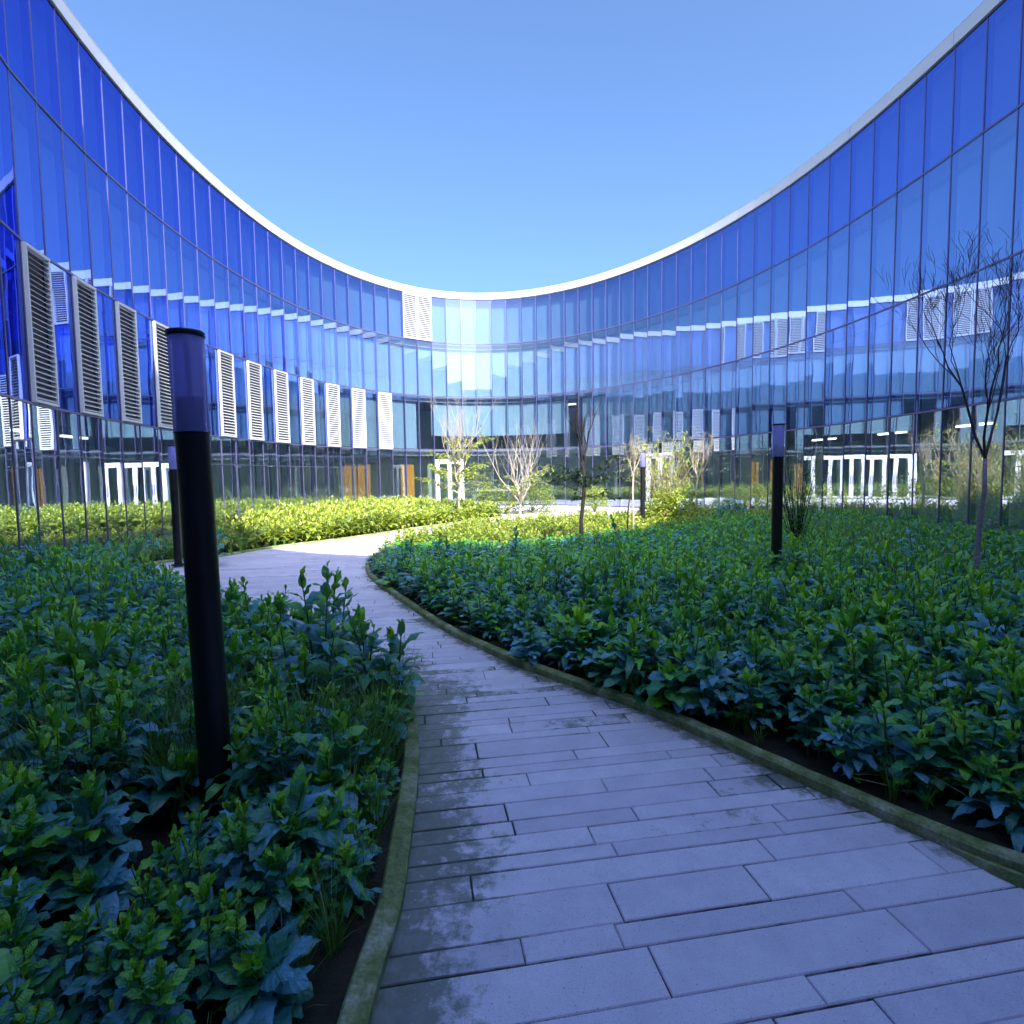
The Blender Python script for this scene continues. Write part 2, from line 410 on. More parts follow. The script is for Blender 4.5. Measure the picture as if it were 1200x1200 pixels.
LEFT_T = [tuple(p) for p in LEFT]; RIGHT_T = [tuple(p) for p in RIGHT]; UPPER_T = [tuple(p) for p in UPPER]

# slabs: real pieces with open joints, running across the path
rs = random.Random(9)
ca, sa = math.cos(R(9.3)), math.sin(R(9.3))
vs = []; fs = []; tn = []; mo = []; mi = []
v_ = -4.0
rows = []
while v_ < 33:
    h = rs.choice((0.09, 0.11, 0.13, 0.145, 0.16, 0.20))
    rows.append((v_, h)); v_ += h
gap = 0.0055
for v0, h in rows:
    u = -12 + rs.random()
    while u < 14:
        L = rs.choice((0.35, 0.6, 0.8, 0.95, 1.1, 1.3))
        cu, cv = u + L / 2, v0 + h / 2
        cx, cy = cu * ca - cv * sa, cu * sa + cv * ca
        keep = False
        for k in (0, .25, .5, .75, 1):
            px, py = (u + L * k) * ca - cv * sa, (u + L * k) * sa + cv * ca
            if inside(PATH_T, px, py) or (-2 < py < 14 and (dist_line(LEFT_T, px, py) < .13 or dist_line(RIGHT_T, px, py) < .13)): keep = True; break
        if keep:
            gap = rs.choice((0.002, 0.004, 0.006, 0.010))
            near = cy < 8 and abs(cx) < 5
            nx = max(2, int(L / 0.07)) if near else (4 if cy < 16 else 2); ny = 3 if near else 2
            dz = rs.uniform(-0.0018, 0.0018); tl = rs.uniform(-0.002, 0.002); tone_ = rs.random()
            dark = 0.3 if rs.random() < 0.06 else 0
            us = [u + gap * .5, u + gap * .5 + .004] + [u + L * i / nx for i in range(1, nx)] + [u + L - gap * .5 - .004, u + L - gap * .5]
            ws = [v0 + gap * .5, v0 + gap * .5 + .004] + [v0 + h * i / ny for i in range(1, ny)] + [v0 + h - gap * .5 - .004, v0 + h - gap * .5]
            b = len(vs)
            for jj, w in enumerate(ws):
                for ii, uu in enumerate(us):
                    edge = ii in (0, len(us) - 1) or jj in (0, len(ws) - 1)
                    x, y = uu * ca - w * sa, uu * sa + w * ca
                    z = dz + tl * (uu - cu) / L - (0.004 if edge else 0)
                    vs.append((x, y, z)); tn.append(tone_)
                    if cy < 14:
                        dl = dist_line(LEFT_T, x, y); dr = dist_line(RIGHT_T, x, y)
                        mo.append(min(1, max(0, 1.02 - dl / 0.62) * 0.95 + max(0, 0.72 - dr / 0.30) + dark + (0.28 if edge else 0) + 0.16 * math.exp(-((y - 4.4) / 1.0) ** 2)))
                    else: mo.append(0.12 if edge else 0.0)
            nu = len(us)
            for jj in range(len(ws) - 1):
                for ii in range(nu - 1):
                    a = b + jj * nu + ii; fs.append((a, a + 1, a + nu + 1, a + nu))
            # skirts so that each slab has sides
            per = [b + i for i in range(nu)] + [b + j * nu + nu - 1 for j in range(1, len(ws))] + [b + (len(ws) - 1) * nu + i for i in range(nu - 2, -1, -1)] + [b + j * nu for j in range(len(ws) - 2, 0, -1)]
            c0 = len(vs)
            for q in per: vs.append((vs[q][0], vs[q][1], -0.019)); tn.append(tone_); mo.append(1.0)
            for k in range(len(per)):
                k2 = (k + 1) % len(per); fs.append((per[k2], per[k], c0 + k, c0 + k2))
        u += L
me = bpy.data.meshes.new('path'); me.from_pydata(vs, [], fs); me.materials.append(M['paving'])
for nm, dat in (('tone', tn), ('moss', mo)):
    a = me.attributes.new(nm, 'FLOAT', 'POINT'); a.data.foreach_set('value', dat)
tag(link_obj('path', me), kind='structure')

# soil of the three planting beds, level with the kerb
def wall_arc(i0, i1, d):
    return [RING[k % NRING] + NIN[k % NRING] * d for k in range(i0, i1)]
def flat(name, poly, z, mt):
    poly = [Vector((p[0], p[1], z)) for p in poly]
    tris = tessellate_polygon([poly]); mb = MB(); mb.mesh(poly, [tuple(t) for t in tris], 0, False)
    me = mb.data(name, [mt]); 
    import bmesh
    bm = bmesh.new(); bm.from_mesh(me); bmesh.ops.recalc_face_normals(bm, faces=bm.faces)
    for f in bm.faces:
        if f.normal.z < 0: f.normal_flip()
    bm.to_mesh(me); bm.free()
    return tag(link_obj(name, me), kind='structure')
near_left = max(k for k in range(NRING) if k >= NV and RING[k].x < -0.3 and RING[k].y < 0.5) if True else 0
i_l = min(k for k in range(NV, NRING) if RING[k].x < -0.1)
i_r = max(k for k in range(NV, NRING) if RING[k].x > 6.7)
GM = 0.34
bedL = [Vector(p) for p in LEFT if p.y > -2.6] + [Vector(p) for p in UPPER[:-1]] + wall_arc(0, 25, GM)[::-1] + wall_arc(i_l + 1, NRING, GM)[::-1]
bedR = [Vector(p) for p in RIGHT] + wall_arc(46, i_r, GM)
flat('soil_bed', bedL, 0.030, M['soil'])
flat('soil_bed', bedR, 0.030, M['soil'])
BEDL = [tuple(p) for p in bedL]; BEDR = [tuple(p) for p in bedR]
# pale gravel margin along the foot of the glass
mb = MB()
for k in range(NRING):
    a, b2 = RING[k], RING[(k + 1) % NRING]; a2, b3 = a + NIN[k] * GM, b2 + NIN[(k + 1) % NRING] * GM
    if 25 <= k < 46 or (k >= i_r and k <= i_l): continue
    mb.poly([(*a, .022), (*b2, .022), (*b3, .022), (*a2, .022)][::1])
tag(mb.build('gravel_margin', M['gravel']), kind='structure')

# kerbs
def kerb(line, name, w=0.105, z1=0.055):
    """line runs along the path edge; the kerb lies on its left-hand (bed) side when w > 0"""
    mb = MB(); n = len(line); rings = []
    rk = random.Random(n)
    for i in range(n):
        t = (line[min(i + 1, n - 1)] - line[max(i - 1, 0)]).normalized(); s = Vector((-t.y, t.x))
        p = line[i]; hz = z1 + rk.uniform(-.002, .002)
        prof = [(0, -0.018), (0, hz - .012), (0.012 * (1 if w > 0 else -1), hz), (w * .88, hz + .004), (w, hz - .008), (w, -0.018)]
        rings.append([(p.x + s.x * a, p.y + s.y * a, z) for a, z in prof])
    vv = [q for r_ in rings for q in r_]; ff = []
    m_ = len(rings[0])
    for i in range(n - 1):
        for k in range(m_ - 1):
            a = i * m_ + k
            ff.append((a, a + 1, a + m_ + 1, a + m_) if w > 0 else (a, a + m_, a + m_ + 1, a + 1))
    ff.append(tuple(range(m_))); ff.append(tuple((n - 1) * m_ + k for k in range(m_)))
    mb.mesh(vv, ff, 0, False)
    return tag(mb.build(name, M['kerb']), kind='structure')
kerb([p for p in LEFT if p.y > -2.5], 'kerb_strip', 0.090, 0.050)
kerb([p for p in RIGHT if p.y > 0], 'kerb_strip', -0.068, 0.062)
kerb(UPPER, 'kerb_strip', 0.085, 0.05)
# broken mortar patch lying against the right kerb
mb = MB()
rk = random.Random(3); base = Vector((1.98, 2.10)); t = Vector((0.60, -0.80)); t = (Vector((2.05, 2.15)) - Vector((1.66, 2.64))).normalized(); s = Vector((t.y, -t.x))
outl = [(-.20, 0), (-.08, .035), (.02, .075), (.10, .085), (.17, .06), (.19, .02), (.19, -.0)]
base = Vector((1.98, 2.23))
top = [base + t * a - Vector((-s.x, -s.y)) * 0 + s * b2 for a, b2 in outl]
tt = [(p.x, p.y, .020 + rk.uniform(-.003, .003)) for p in top]; bb = [(p.x, p.y, 0.0) for p in top]
mb.poly(tt); mb.poly(tt[::-1])
for i in range(len(tt) - 1): mb.poly([bb[i], bb[i + 1], tt[i + 1], tt[i]])
tag(mb.build('mortar_patch', M['kerb']), 'broken mossy mortar lump against the right kerb of the path', 'mortar lump')

# ------------------------------------------------------------------ the curved glass building
B = tag(empty('glass_building', (CT.x, CT.y, 0)), 'three storey curved building of blue mirror glass wrapped round the oval courtyard', 'building')
def part(mb, name, mats, parent=B, **kw):
    o = mb.build(name, mats, parent, kw.get('sharp'))
    root = parent
    o.matrix_parent_inverse = Matrix.Translation((-CT.x, -CT.y, 0)) if parent is B else Matrix()
    return o
LOUVRE = {(k, 2) for k in (0, 2, 4, 6, 8, 10, 12, 14, 16, 18, 20, 22)} | {(24, 4), (25, 4)}
DOORS = {26: 'far', 41: 'right'}             # two-bay double doors in the ground floor
# panes
rp = random.Random(11)
cand = []
def pane_mb(k, lev, mb=None):
    mb = mb or MB()
    a, b2 = RING[k], RING[(k + 1) % NRING]; t = (b2 - a).normalized(); L = (b2 - a).length
    nrm = Vector((t.y, -t.x)); nrm = nrm if nrm.dot(CT - a) > 0 else -nrm
    z0, z1 = LV[lev - 1] + (0.03 if lev > 1 else 0.05), LV[lev] - 0.03
    yaw = rp.gauss(0, 0.0032); pit = rp.gauss(0, 0.0022)
    mid = (a + b2) / 2; zc = (z0 + z1) / 2
    c = []
    for dn in (0.0, -0.012):
        for z in (z0, z1):
            for sx in (-1, 1):
                x = sx * (L / 2 - 0.012); d = dn + x * yaw + (z - zc) * pit
                p = mid + t * x + nrm * d; c.append((p.x, p.y, z))
    # front 0 1 3 2, back 4 5 7 6
    mb.mesh(c, [(0, 1, 3, 2)], (1 if lev == 1 else 2 if lev == 4 else 0), False)
    mb.mesh(c, [(5, 4, 6, 7), (0, 4, 5, 1), (2, 3, 7, 6), (0, 2, 6, 4), (1, 5, 7, 3)], 3, False)
    return mb
for k in range(NV - 1):
    for lev in (1, 2, 3, 4):
        if (k, lev) in LOUVRE: continue
        if lev == 1 and (k in DOORS or k - 1 in DOORS): continue
        a, b2 = RING[k], RING[k + 1]
        x0, _, d0 = project(a.x, a.y, 1); x1, _, d1 = project(b2.x, b2.y, 1)
        yt = project(a.x, a.y, LV[lev])[1]; yb = project(a.x, a.y, LV[lev - 1])[1]
        vis = max(0, min(1200, yb) - max(0, yt)) * abs(x1 - x0)
        cand.append((vis, k, lev))
cand.sort(reverse=True)
GM_ = [M['glass_upper'], M['glass_ground'], M['glass_top'], M['glass_back']]
rest = MB()
for i, (vis, k, lev) in enumerate(cand):
    if i < 100: part(pane_mb(k, lev), 'glass_panel', GM_)
    else: pane_mb(k, lev, rest)
for k in range(NV - 1, NRING):
    for lev in (1, 2, 3, 4): pane_mb(k, lev, rest)
tag(part(rest, 'glass_panels_remaining', GM_), kind='stuff')

# mullions
def mullion(k, mb):
    p = RING[k]; n_ = NIN[k]; t = Vector((n_.y, -n_.x))
    mb.obox(p + n_ * 0.002, t, n_, 0.024, 0.026, 0.0, Z4 - 0.01)
    mb.obox(p - n_ * 0.09, t, n_, 0.035, 0.12, 0.0, Z4 - 0.01)
for k in range(NV):
    mb = MB(); mullion(k, mb); part(mb, 'mullion', M['mullion'])
mb = MB()
for k in range(NV, NRING): mullion(k, mb)
part(mb, 'rear_mullion_frame', M['mullion'])
# horizontal members
def ring_band(name, d0, d1, z0, z1, mt, ks=None, step=0.0, parent=B):
    mb = MB()
    for k in (ks if ks is not None else range(NRING)):
        k2 = (k + 1) % NRING
        a0 = RING[k] + NIN[k] * d0; a1 = RING[k] + NIN[k] * d1; b0 = RING[k2] + NIN[k2] * d0; b1 = RING[k2] + NIN[k2] * d1
        c = [(*a1, z0), (*b1, z0), (*b0, z0), (*a0, z0), (*a1, z1), (*b1, z1), (*b0, z1), (*a0, z1)]
        b = len(mb.v); mb.v += c; mb.tone += [0] * 8; mb.lu += [0] * 8; mb.lv += [0] * 8
        fs_ = [(3, 2, 1, 0), (4, 5, 6, 7), (0, 1, 5, 4), (2, 3, 7, 6)]
        if ks is not None and k == ks[0]: fs_.append((3, 0, 4, 7))
        if ks is not None and k == ks[-1]: fs_.append((1, 2, 6, 5))
        for f in fs_: mb.f.append(tuple(b + i for i in f)); mb.m.append(0); mb.sm.append(False)
    return part(mb, name, mt)
for z in (Z1, Z2, Z3): ring_band('transom', -0.13, 0.022, z - 0.022, z + 0.022, M['mullion'])
ring_band('sill', -0.13, 0.030, 0.0, 0.07, M['mullion'])
ring_band('handrail_transom', 0.003, 0.020, 2.17, 2.19, M['mullion'], list(range(0, 21)))
ring_band('fascia', -0.6, 0.05, Z4 - 0.01, Z5, M['white_metal'])
mb = MB()
for k in range(1, NRING, 4):
    p = RING[k] + NIN[k] * 0.051; n_ = NIN[k]; mb.obox(p, Vector((n_.y, -n_.x)), n_, 0.012, 0.004, Z4, Z5 - 0.005)
part(mb, 'fascia_joints', M['slab'])
ring_band('fascia_flashing', -0.62, 0.053, Z5 + 0.002, Z5 + 0.014, M['white_metal'])
ring_band('fascia_dark_band', -0.15, 0.028, Z4 - 0.055, Z4 - 0.012, M['louvre_back'])  # solid dark band just under the fascia
# roof, inner floors and back wall
ring_band('roof', -9.0, -0.6, Z4 + 0.05, Z5 - 0.05, M['roof'])
ring_band('floor_slab', -4.2, -0.24, Z1 - 0.28, Z1 + 0.10, M['slab'])
ring_band('floor_slab', -4.2, -0.24, Z2 - 0.28, Z2 + 0.10, M['slab'])
ring_band('floor_slab', -4.2, -0.24, Z3 - 0.28, Z3 + 0.10, M['slab'])
ring_band('ground_floor', -9.0, -0.14, -0.12, 0.04, M['slab'])
ring_band('interior_wall', -4.5, -4.2, 0.05, Z4 + 0.04, M['inner_wall'])
ring_band('added_blind', -0.42, -0.40, Z1 + 0.12, Z2 - 0.30, M['added_blind'], [k for k in range(0, 25)])  # blinds added behind the glass to lighten the upper panes
ring_band('added_blind', -0.42, -0.40, Z1 + 0.12, Z2 - 0.30, M['added_blind'], [k for k in range(36, NV - 1)])
ring_band('added_blind', -0.42, -0.40, 3.95, Z2 - 0.30, M['added_blind'], [k for k in range(26, 35)])
ring_band('added_blind', -0.42, -0.40, Z2 + 0.12, Z3 - 0.30, M['added_blind'], [k for k in range(0, NV - 1)])
ring_band('added_blind', -0.42, -0.40, Z3 + 0.12, Z4 - 0.05, M['added_blind'], [k for k in range(0, NV - 1)])
ring_band('outer_wall', -9.0, -8.7, -0.16, Z4 + 0.04, M['slab'])
# inner columns behind the glass
for k in range(2, NV - 1, 6):
    p = off(k, 0.9); mb = MB(); mb.tube([(p.x, p.y, 0.05), (p.x, p.y, Z1 - 0.28)], 0.14, 14, cap=False); part(mb, 'column', M['slab'])
# ceiling strips
for k, d, z, w in ((3, 1.6, 2.78, .9), (5, 1.6, 2.78, .9), (28, 2.2, 5.70, 1.6), (31, 2.2, 5.70, 1.6), (34, 2.2, 5.7, 1.2), (50, 1.6, 2.78, 1.0), (53, 1.6, 2.78, 1.0), (56, 1.6, 2.78, 1.0)):
    p = off(k, d); n_ = NIN[k]; t = Vector((n_.y, -n_.x)); mb = MB(); mb.obox(p, t, n_, w, 0.12, z, z + 0.045); part(mb, 'ceiling_light', M['strip'])
# orange wooden doors inside
for k in (20, 21, 24):
    p = (off(k, 0.75) + off(k + 1, 0.75)) / 2; n_ = NIN[k]; t = Vector((n_.y, -n_.x))
    mb = MB(); mb.obox(p, t, n_, 0.80, 0.05, 0.05, 2.35); d = part(mb, 'interior_door', M['wood'])
    h = MB(); h.obox(p + n_ * 0.05 + t * 0.3, t, n_, 0.03, 0.05, 0.95, 1.15); h.build('handle', M['white_metal'], d)
# louvre panels
def louvre(k, lev):
    a, b2 = RING[k], RING[k + 1]; t = (b2 - a).normalized(); L = (b2 - a).length; n_ = Vector((t.y, -t.x))
    if n_.dot(CT - a) < 0: n_ = -n_
    mid = (a + b2) / 2; z0, z1 = LV[lev - 1] + 0.03, LV[lev] - 0.03; w = L - 0.05
    mb = MB()
    for sx in (-1, 1): mb.obox(mid + t * sx * (w / 2 - 0.02) + n_ * 0.03, t, n_, 0.04, 0.10, z0, z1)
    mb.obox(mid + n_ * 0.03, t, n_, w - 0.1, 0.10, z0, z0 + 0.05); mb.obox(mid + n_ * 0.03, t, n_, w - 0.1, 0.10, z1 - 0.05, z1)
    fr = part(mb, 'louvre_panel', M['white_metal'])
    mb = MB(); ns = 28 if lev == 2 else 23; p_ = (z1 - z0 - 0.10) / ns
    for i in range(ns):
        zc = z0 + 0.05 + p_ * (i + 0.5)
        # a blade sloping down and outwards
        hw = (w - 0.08) / 2; c = []
        for dz in (-0.004, 0.004):
            for sn, sx in ((1, -1), (1, 1), (-1, 1), (-1, -1)):
                q = mid + t * sx * hw + n_ * (0.03 + 0.040 * sn); c.append((q.x, q.y, zc + dz - 0.028 * sn))
        mb.hexa(c)
    mb.build('blades', M['white_metal'], fr)
    mb = MB(); mb.obox(mid - n_ * 0.04, t, n_, w - 0.02, 0.02, z0, z1); mb.build('backing', M['louvre_back'], fr)
for k, lev in sorted(LOUVRE): louvre(k, lev)
# glazed double doors
def door(k, lean=0):
    a, b2 = RING[k], RING[k + 2]; t = (b2 - a).normalized(); L = (b2 - a).length; n_ = Vector((t.y, -t.x))
    if n_.dot(CT - a) < 0: n_ = -n_
    mid = (a + b2) / 2 + n_ * 0.05; H = 2.62
    mb = MB()
    for sx in (-1, 1): mb.obox(mid + t * sx * (L / 2 - 0.09), t, n_, 0.12, 0.14, 0.0, H)
    mb.obox(mid, t, n_, L - 0.30, 0.14, H - 0.12, H)
    dr = part(mb, 'door', M['white_metal'])
    for sx in (-1, 1):
        c = mid + t * sx * (L / 4 - 0.07); w = L / 2 - 0.16
        lf = MB()
        for s2 in (-1, 1): lf.obox(c + t * s2 * (w / 2 - 0.05), t, n_, 0.10, 0.06, 0.03, H - 0.13)
        lf.obox(c, t, n_, w - 0.2, 0.06, 0.03, 0.16); lf.obox(c, t, n_, w - 0.2, 0.06, H - 0.24, H - 0.13)
        lo = lf.build('door_leaf', M['white_metal'], dr)
        gl = MB(); gl.obox(c, t, n_, w - 0.2, 0.012, 0.16, H - 0.24, 0); gl.build('door_glass', M['glass_ground'], dr)
        hd = MB(); hp = c - t * sx * (w / 2 - 0.05) + n_ * 0.075
        hd.tube([(hp.x, hp.y, 0.85), (hp.x, hp.y, 1.45)], 0.014, 8); hd.build('handle', M['mullion'], dr)
    tp = MB(); a2 = mid - n_ * 0.05; tp.obox(a2, t, n_, L - 0.06, 0.012, H + 0.005, Z1 - 0.03); tp.build('transom_light', M['glass_ground'], dr)
for k in DOORS: door(k)

# ------------------------------------------------------------------ bollard lamps
def lamp(x, y, label):
    r = tag(empty('bollard_lamp', (x, y, 0)), label, 'lamp', 'bollard lamps in the planting beds')
    p = MB(); p.lathe([(0.12, 0.03), (0.12, 0.055), (0.070, 0.06), (0.0705, 1.86), (0.078, 1.865), (0.0, 1.866)], 40); p.build('post', M['black_post'], r, 40)
    d = MB(); d.lathe([(0.0, 1.868), (0.0725, 1.869), (0.0735, 1.874), (0.0735, 2.285), (0.070, 2.29), (0.0, 2.291)], 40); d.build('diffuser', M['diffuser'], r, 40)
    i_ = MB(); i_.lathe([(0.0, 1.875), (0.052, 1.876), (0.052, 2.02), (0.012, 2.03), (0.012, 2.28), (0.0, 2.281)], 24); i_.build('inner_lamp', M['black_post'], r, 40)
    c = MB(); c.lathe([(0.0, 2.291), (0.077, 2.291), (0.079, 2.296), (0.079, 2.308), (0.076, 2.313), (0.0, 2.315)], 40); c.build('cap', M['black_post'], r, 40)
    return r
near_lamp = lamp(-1.405, 2.53, 'tall black bollard lamp with deep blue diffuser in the left foreground plants, nearest of all')
near_lamp.rotation_euler = (0, R(-1.1), 0)
lamp(-6.40, 10.55, 'small black bollard lamp with pale lilac top seen just left of the big foreground post')
lamp(3.67, 7.67, 'black bollard lamp with lilac top standing in the right bed near the thin sapling')
lamp(3.96, 16.8, 'distant sunlit bollard lamp with white top beside the yellow green arching shrub')

# ------------------------------------------------------------------ leaves and plants
def leaf_geo(mb, base, yaw, pitch, L, W, rnd, na=6, nc=4, droop=0.9, fold=0.35, wave=0.02, m=0, tone=0.3, petiole=0.12):
    """one blade: grid na along x nc across, folded along the midrib, drooping, with a wavy edge"""
    vs = []; fs = []; lu = []; lv = []
    ph = rnd.random() * 6; cu = pitch
    p = np.array([0.0, 0.0]); pts = [(0, 0, cu)]
    for i in range(na):
        cu -= droop * (i + 0.7) / (na * (na + 1) / 2 * 0.9) * 1.0
        p = p + np.array([math.cos(cu), math.sin(cu)]) * (L / na); pts.append((p[0], p[1], cu))
    cy, sy = math.cos(yaw), math.sin(yaw)
    tw = rnd.gauss(0, 0.25)
    for i, (a, z, c) in enumerate(pts):
        t = i / na
        if t < petiole: w = 0.06 * W
        else:
            s = (t - petiole) / (1 - petiole); w = W * (math.sin(math.pi * min(1, s ** 0.72)) ** 0.75) * 0.5 + 0.003
            if i == na: w = 0.004
        for j in range(nc + 1):
            e = j / nc * 2 - 1
            lat = e * w; up = abs(e) * w * fold + (wave * math.sin(ph + i * 1.9 + (3 if e > 0 else 0)) * e * e if 0 < i < na else 0) - (abs(e) ** 3) * w * .35 + lat * tw * t
            # local frame: along (a), normal
            x = a - math.sin(c) * up; zz = z + math.cos(c) * up
            vs.append((base[0] + cy * x - sy * lat, base[1] + sy * x + cy * lat, base[2] + zz)); lu.append(t); lv.append(e)
    for i in range(na):
        for j in range(nc):
            q = i * (nc + 1) + j; fs.append((q, q + 1, q + nc + 2, q + nc + 1))
    mb.mesh(vs, fs, m, True, tone, lu, lv)

def leafy(rnd, H=0.55, nl=34, na=6, nc=4, LL=0.17, stems=2, spread=0.12, seedtop=True, mst=1, tone_shift=0.0, ratio=0.35):
    """a leafy perennial: several upright stems with leaves along them; the young top leaves are small and bright"""
    mb = MB()
    for s in range(stems):
        a0 = rnd.random() * 6.28; r0 = spread * rnd.random() * (0 if stems == 1 else 1)
        bx, by = r0 * math.cos(a0), r0 * math.sin(a0)
        lean = rnd.uniform(0.0, 0.22); la = rnd.random() * 6.28; h = H * rnd.uniform(0.72, 1.05)
        def at(t): return (bx + lean * h * t * t * math.cos(la), by + lean * h * t * t * math.sin(la), h * t)
        mb.tube([at(0), at(.35), at(.7), at(1)], [0.008, 0.007, 0.005, 0.003], 5, mst, False)
        n = nl // stems; yaw = rnd.random() * 6.28
        for i in range(n):
            t = 0.10 + 0.90 * (i + rnd.random() * 0.6) / n
            yaw += 2.4 + rnd.uniform(-.3, .3)
            young = max(0, (t - 0.66) / 0.34)
            L = LL * (0.65 + 0.75 * math.sin(math.pi * min(1, t * 0.86 + 0.1))) * rnd.uniform(0.75, 1.2) * (1 - 0.45 * young)
            pitch = 0.45 + 0.40 * t + 0.70 * young + rnd.uniform(-.35, .4)
            tone = min(1, max(0, 0.02 + 0.34 * rnd.random() + 0.62 * young + (0.35 if rnd.random() < 0.12 else 0) + tone_shift))
            leaf_geo(mb, at(t), yaw, pitch, L, L * rnd.uniform(ratio * .85, ratio * 1.15), rnd, na, nc, droop=1.45 * (1 - 0.7 * young) * rnd.uniform(.35, 1.3), fold=rnd.uniform(.1, .5), wave=0.06 * L, tone=tone)
    return mb

rn = random.Random(21)
HI = [leafy(rn, H=rn.uniform(.48, .62), nl=rn.choice((52, 62, 72)), na=8, nc=4, LL=rn.uniform(.12, .165), stems=rn.choice((2, 3, 3))).data('leafy_plant', [M['leaf'], M['stem']]) for _ in range(9)]
HI += [leafy(rn, H=rn.uniform(.50, .70), nl=60, na=7, nc=2, LL=rn.uniform(.17, .21), stems=3, ratio=.20, tone_shift=.06).data('leafy_plant', [M['leaf'], M['stem']]) for _ in range(3)]
HI += [leafy(rn, H=rn.uniform(.30, .42), nl=34, na=7, nc=4, LL=rn.uniform(.19, .23), stems=2, ratio=.42).data('leafy_plant', [M['leaf'], M['stem']]) for _ in range(2)]
HI += [leafy(rn, H=rn.uniform(.55, .68), nl=80, na=6, nc=4, LL=rn.uniform(.09, .11), stems=5, ratio=.40, tone_shift=.10).data('leafy_plant', [M['leaf'], M['stem']]) for _ in range(3)]
# grassy looking small filler between them
def tuft(rnd, n=26, H=0.35, tone=0.5):
    mb = MB()
    for i in range(n):
        a = rnd.random() * 6.28; r0 = 0.05 * rnd.random(); L = H * rnd.uniform(.6, 1.2); lean = rnd.uniform(.15, .9)
        w = rnd.uniform(.0022, .0045); p = []
        for k in range(5):
            t = k / 4; x = r0 + lean * L * t * t * .8; z = L * t * (1 - .28 * lean * t)
            p.append((math.cos(a) * x, math.sin(a) * x, z, w * (1 - t) + .0006))
        vs = []
        for x, y, z, ww in p:
            vs.append((x - math.sin(a) * ww, y + math.cos(a) * ww, z)); vs.append((x + math.sin(a) * ww, y - math.cos(a) * ww, z))
        mb.mesh(vs, [(2 * k, 2 * k + 1, 2 * k + 3, 2 * k + 2) for k in range(4)], 0, True, min(1, max(0, tone + rnd.uniform(-.3, .3))))
    return mb

class Scatter:
    """joins many transformed copies of template plants into one mesh (uncountable ground cover)"""
    def __init__(s, templates):
        s.t = []
        for mb in templates:
            v = np.array(mb.v, dtype=np.float32); ln = np.array([len(f) for f in mb.f]); fl = np.concatenate([np.array(f) for f in mb.f])
            s.t.append((v, ln, fl, np.array(mb.m), np.array([mb.tone, mb.lu, mb.lv], dtype=np.float32)))
        s.V = []; s.LN = []; s.FL = []; s.MI = []; s.T = []; s.n = 0
    def add(s, i, x, y, z, rot, sc, tone=0.0, sz=None):
        v, ln, fl, mi, t = s.t[i]; c, q = math.cos(rot) * sc, math.sin(rot) * sc
        w = np.empty_like(v); w[:, 0] = v[:, 0] * c - v[:, 1] * q + x; w[:, 1] = v[:, 0] * q + v[:, 1] * c + y; w[:, 2] = v[:, 2] * (sz or sc) + z
        s.V.append(w); s.LN.append(ln); s.FL.append(fl + s.n); s.MI.append(mi); tt = t.copy(); tt[0] = np.clip(tt[0] + tone, 0, 1); s.T.append(tt); s.n += len(v)
    def build(s, name, mats):
        V = np.concatenate(s.V); LN = np.concatenate(s.LN); FL = np.concatenate(s.FL); MI = np.concatenate(s.MI); T = np.concatenate(s.T, axis=1)
        me = bpy.data.meshes.new(name); me.vertices.add(len(V)); me.vertices.foreach_set('co', V.ravel())
        me.loops.add(len(FL)); me.loops.foreach_set('vertex_index', FL.astype(np.int32))
        me.polygons.add(len(LN)); st = np.concatenate([[0], np.cumsum(LN)[:-1]]).astype(np.int32)
        me.polygons.foreach_set('loop_start', st)
        try: me.polygons.foreach_set('loop_total', LN.astype(np.int32))
        except Exception: pass
        for mt in mats: me.materials.append(mt)
        me.polygons.foreach_set('material_index', MI.astype(np.int32)); me.polygons.foreach_set('use_smooth', np.ones(len(LN), dtype=bool))
        for nm, dat in (('tone', T[0]), ('lu', T[1]), ('lv', T[2])):
            a = me.attributes.new(nm, 'FLOAT', 'POINT'); a.data.foreach_set('value', np.ascontiguousarray(dat))
        me.update(calc_edges=True); me.validate()
        return link_obj(name, me)

MID = [leafy(rn, H=rn.uniform(.46, .62), nl=40, na=4, nc=2, LL=rn.uniform(.12, .16), stems=2) for _ in range(8)]
MID[2] = leafy(rn, H=.62, nl=44, na=4, nc=2, LL=.19, stems=3, ratio=.20, tone_shift=.06); MID[5] = leafy(rn, H=.60, nl=60, na=3, nc=2, LL=.10, stems=4, ratio=.4, tone_shift=.1)
LOW = [leafy(rn, H=rn.uniform(.45, .6), nl=22, na=3, nc=2, LL=rn.uniform(.15, .18), stems=2) for _ in range(7)]
SUNNY = [leafy(rn, H=rn.uniform(.42, .58), nl=34, na=3, nc=2, LL=rn.uniform(.12, .16), stems=3, tone_shift=0.12, ratio=.38) for _ in range(8)]

LAMPS = [(-1.44, 2.53), (-6.38, 10.55), (3.67, 7.67), (3.96, 16.8)]
def bed_of(x, y):
    if inside(BEDL, x, y): return 'L'
    if inside(BEDR, x, y): return 'R'
    return None
def edge_d(x, y): return min(dist_line(LEFT_T, x, y), dist_line(RIGHT_T, x, y), dist_line(UPPER_T, x, y))
def wall_d(x, y): return dist_line([tuple(p) for p in RING], x, y)

